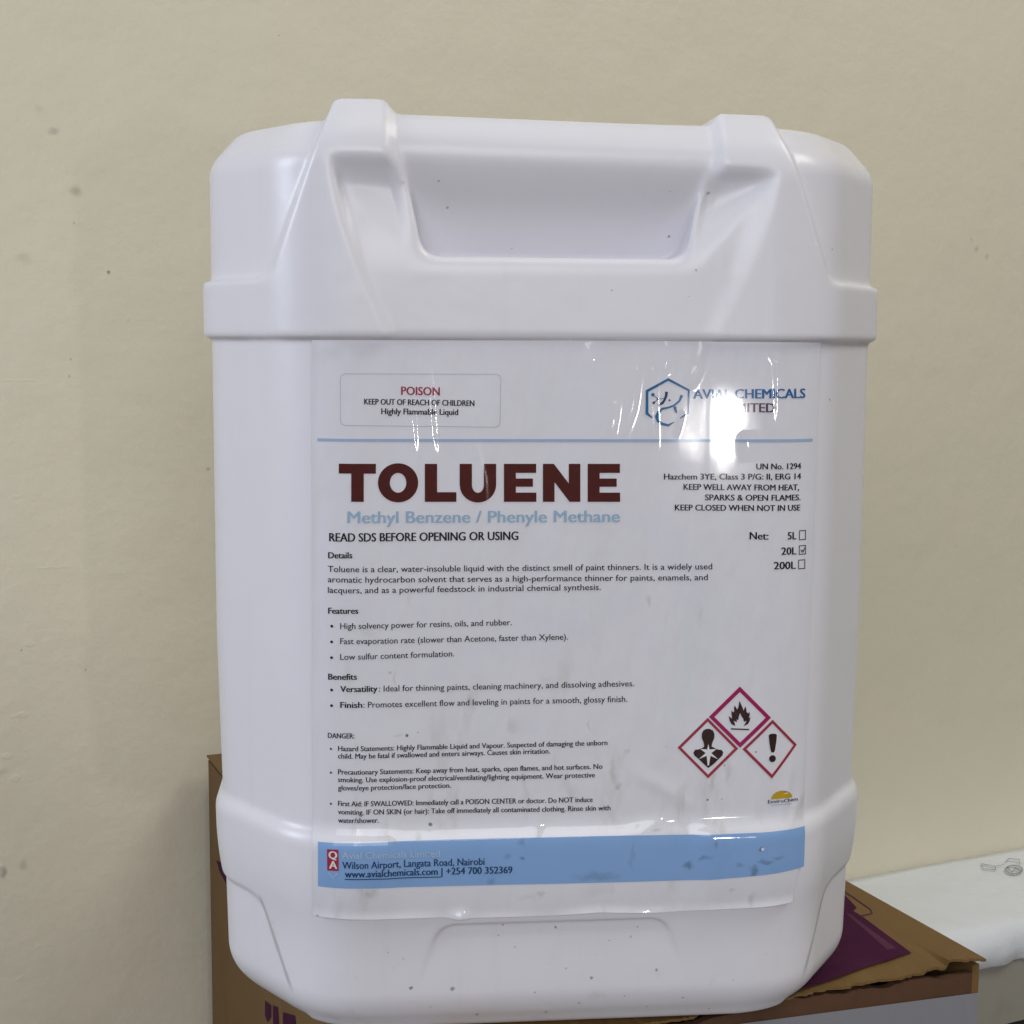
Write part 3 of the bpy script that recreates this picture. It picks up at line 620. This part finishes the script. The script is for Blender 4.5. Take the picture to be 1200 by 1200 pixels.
def side_pt(px, py):                                          # point on the left side panel
    nrm = np.array([-bu[0], -bu[1], 0]); p0 = np.array([*(BC-bu*hw), 0])
    d = AX_F + ((px-600)/FPX)*AX_R - ((py-600)/FPX)*AX_U
    p = CAM_LOC+((p0-CAM_LOC)@nrm)/(d@nrm)*d
    return -hw-.0003, float((p[:2]-BC)@bv), float(p[2]-FLOOR_Z-.002)
def side_print(polys):
    for pts in polys:
        V = []; F = []
        v = [side_pt(*p) for p in pts]; b0 = len(V); V += v
        F += [tuple(b0+i for i in tri) for tri in tessellate_polygon([[Vector((b, c, 0)) for _, b, c in v]])]
        link('side_print', mesh('side_print', V, F), mpu.m, BOX)
side_print([[(254, 1008), (266, 1014), (275, 1050), (268, 1040), (258, 1022)], [(311, 1172), (318, 1178), (318, 1192), (314, 1198), (311, 1190)], [(320, 1178), (326, 1180), (328, 1215), (321, 1215)], [(332, 1186), (346, 1190), (350, 1225), (332, 1225)]])
# white printed area on the front, greyed in colour for the shade there
mwp = Mat('shaded_white_print', (.26, .26, .29), .5); mwp.bump(mwp.noise(60, 3, .5, (1, 1, .05)), .4, .003)
def front_pt(px, py):
    nrm = np.array([-bv[0], -bv[1], 0]); p0 = np.array([*(BC-bv*hl_), 0])
    d = AX_F + ((px-600)/FPX)*AX_R - ((py-600)/FPX)*AX_U
    p = CAM_LOC+((p0-CAM_LOC)@nrm)/(d@nrm)*d
    return float((p[:2]-BC)@bu), float(p[2]-FLOOR_Z-.002)
a0, b0 = front_pt(860, 1200); a1, b1 = front_pt(1144, 1163)
link('white_panel', mesh('white_panel', [(a0, -hl_-.0006, b0), (hw-.0005, -hl_-.0006, b1), (hw-.0005, -hl_-.0006, .03), (a0, -hl_-.0006, .03)], [(0, 3, 2, 1)]), mwp.m, BOX)

# ------------------------------------------------------------------ white wrapped slab on the right, against the wall
SZ = -.196
def wl_(px, py, Z):
    p = at_floor(px, py, Z)-WALL_P; return float(p@WDIR), float(p@WN)
SLAB = thing('foam_block', 'white foam block with faint grey printed mark lying against the wall right of the box', 'block', tuple(WALL_P+WDIR*.9-WN*.12+np.array([0, 0, FLOOR_Z+.001])), WALL_YAW)
sx0, sx1 = .50-.9, 1.5-.9; fy = wl_(1160, 1085, SZ)[1]+.12; by = .118
prof = []
rr = .022; SH = SZ-FLOOR_Z-.001
for a in range(0, 91, 10): prof.append((fy+rr-rr*math.sin(R(a))*1 if False else fy+rr-rr*math.cos(R(90-a)) , SH-rr+rr*math.cos(R(a))))
prof = [(by-k*(by-prof[0][0])/14, SH) for k in range(14)]+prof+[(fy+.001, SH-.034), (fy+.006, SH-.037), (by, SH-.037)]
nx = 120; xs = np.linspace(sx0, sx1, nx); V = []; F = []; m_ = len(prof)
for i, xx in enumerate(xs):
    for j, (yy, zz) in enumerate(prof): n1 = float(vnoise(np.array(xx), np.array(yy), .05, .03, 11))*.0016+float(vnoise(np.array(xx), np.array(yy), .016, .012, 12))*.0007; V.append((xx, yy+(3*n1 if 15 < j < m_-1 else 0), zz+(n1 if 0 < j < m_-1 else 0)))
for i in range(nx-1):
    for j in range(m_): k = (j+1) % m_; F.append((i*m_+j, i*m_+k, (i+1)*m_+k, (i+1)*m_+j))
F.append(tuple(range(m_))[::-1]); F.append(tuple((nx-1)*m_+j for j in range(m_)))
sm_ = mesh('foam', V, F, True); bmx = bmesh.new(); bmx.from_mesh(sm_); bmesh.ops.recalc_face_normals(bmx, faces=bmx.faces); bmx.to_mesh(sm_); bmx.free()
mfo = Mat('white_foam', (.84, .87, .93), .6); mfo.tint(mfo.ramp(mfo.noise(35, 5), .5, .75, 0, .3), (.74, .77, .82)); mfo.bump(mfo.noise(60, 4), .35, .004)
link('foam', sm_, mfo.m, SLAB)
mbd = Mat('shade_beige', (.36, .34, .29), .7); mbd.tint(mbd.ramp(mbd.noise(30, 5), .45, .75, 0, .5), (.29, .27, .23))  # dark beige stands for the shade on the slab's lower front
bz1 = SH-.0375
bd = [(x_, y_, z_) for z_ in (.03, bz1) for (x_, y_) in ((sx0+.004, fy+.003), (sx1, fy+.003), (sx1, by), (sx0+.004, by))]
link('shaded_lower_part', mesh('shaded_lower_part', bd, [(3, 2, 1, 0), (4, 5, 6, 7), (0, 1, 5, 4), (1, 2, 6, 5), (2, 3, 7, 6), (3, 0, 4, 7)]), mbd.m, SLAB)  # lower front of the slab, its shade given as a darker part
for bx0 in (sx0+.03, (sx0+sx1)/2, sx1-.09):
    ft = [(x_, y_, z_) for z_ in (0, .0298) for (x_, y_) in ((bx0, fy+.02), (bx0+.06, fy+.02), (bx0+.06, by-.01), (bx0, by-.01))]
    link('foot', mesh('foot', ft, [(3, 2, 1, 0), (4, 5, 6, 7), (0, 1, 5, 4), (1, 2, 6, 5), (2, 3, 7, 6), (3, 0, 4, 7)]), mbd.m, SLAB)
mgp = Mat('grey_print', (.34, .35, .37), .6)
polys_ = [stroke(ring((1188, 1022), 10, 5, 20), 1.4, 0, True), stroke([(1180, 1019), (1186, 1025), (1190, 1020), (1196, 1025)], 1.2), stroke([(1178, 1014), (1182, 1009), (1194, 1010), (1195, 1016)], .9), stroke([(1150, 1015), (1166, 1018), (1167, 1022), (1152, 1021), (1150, 1015)], .8), stroke([(1166, 1018), (1176, 1016)], .6)]
V = []; F = []
for v, f, _ in polys_:
    b0 = len(V)
    for p in v:
        a, b = wl_(p[0], p[1], SZ); V.append((a-.9, b+.12, SH+.0024))
    F += [tuple(b0+i for i in q_) for q_ in f]
link('printed_mark', mesh('printed_mark', V, F), mgp.m, SLAB)
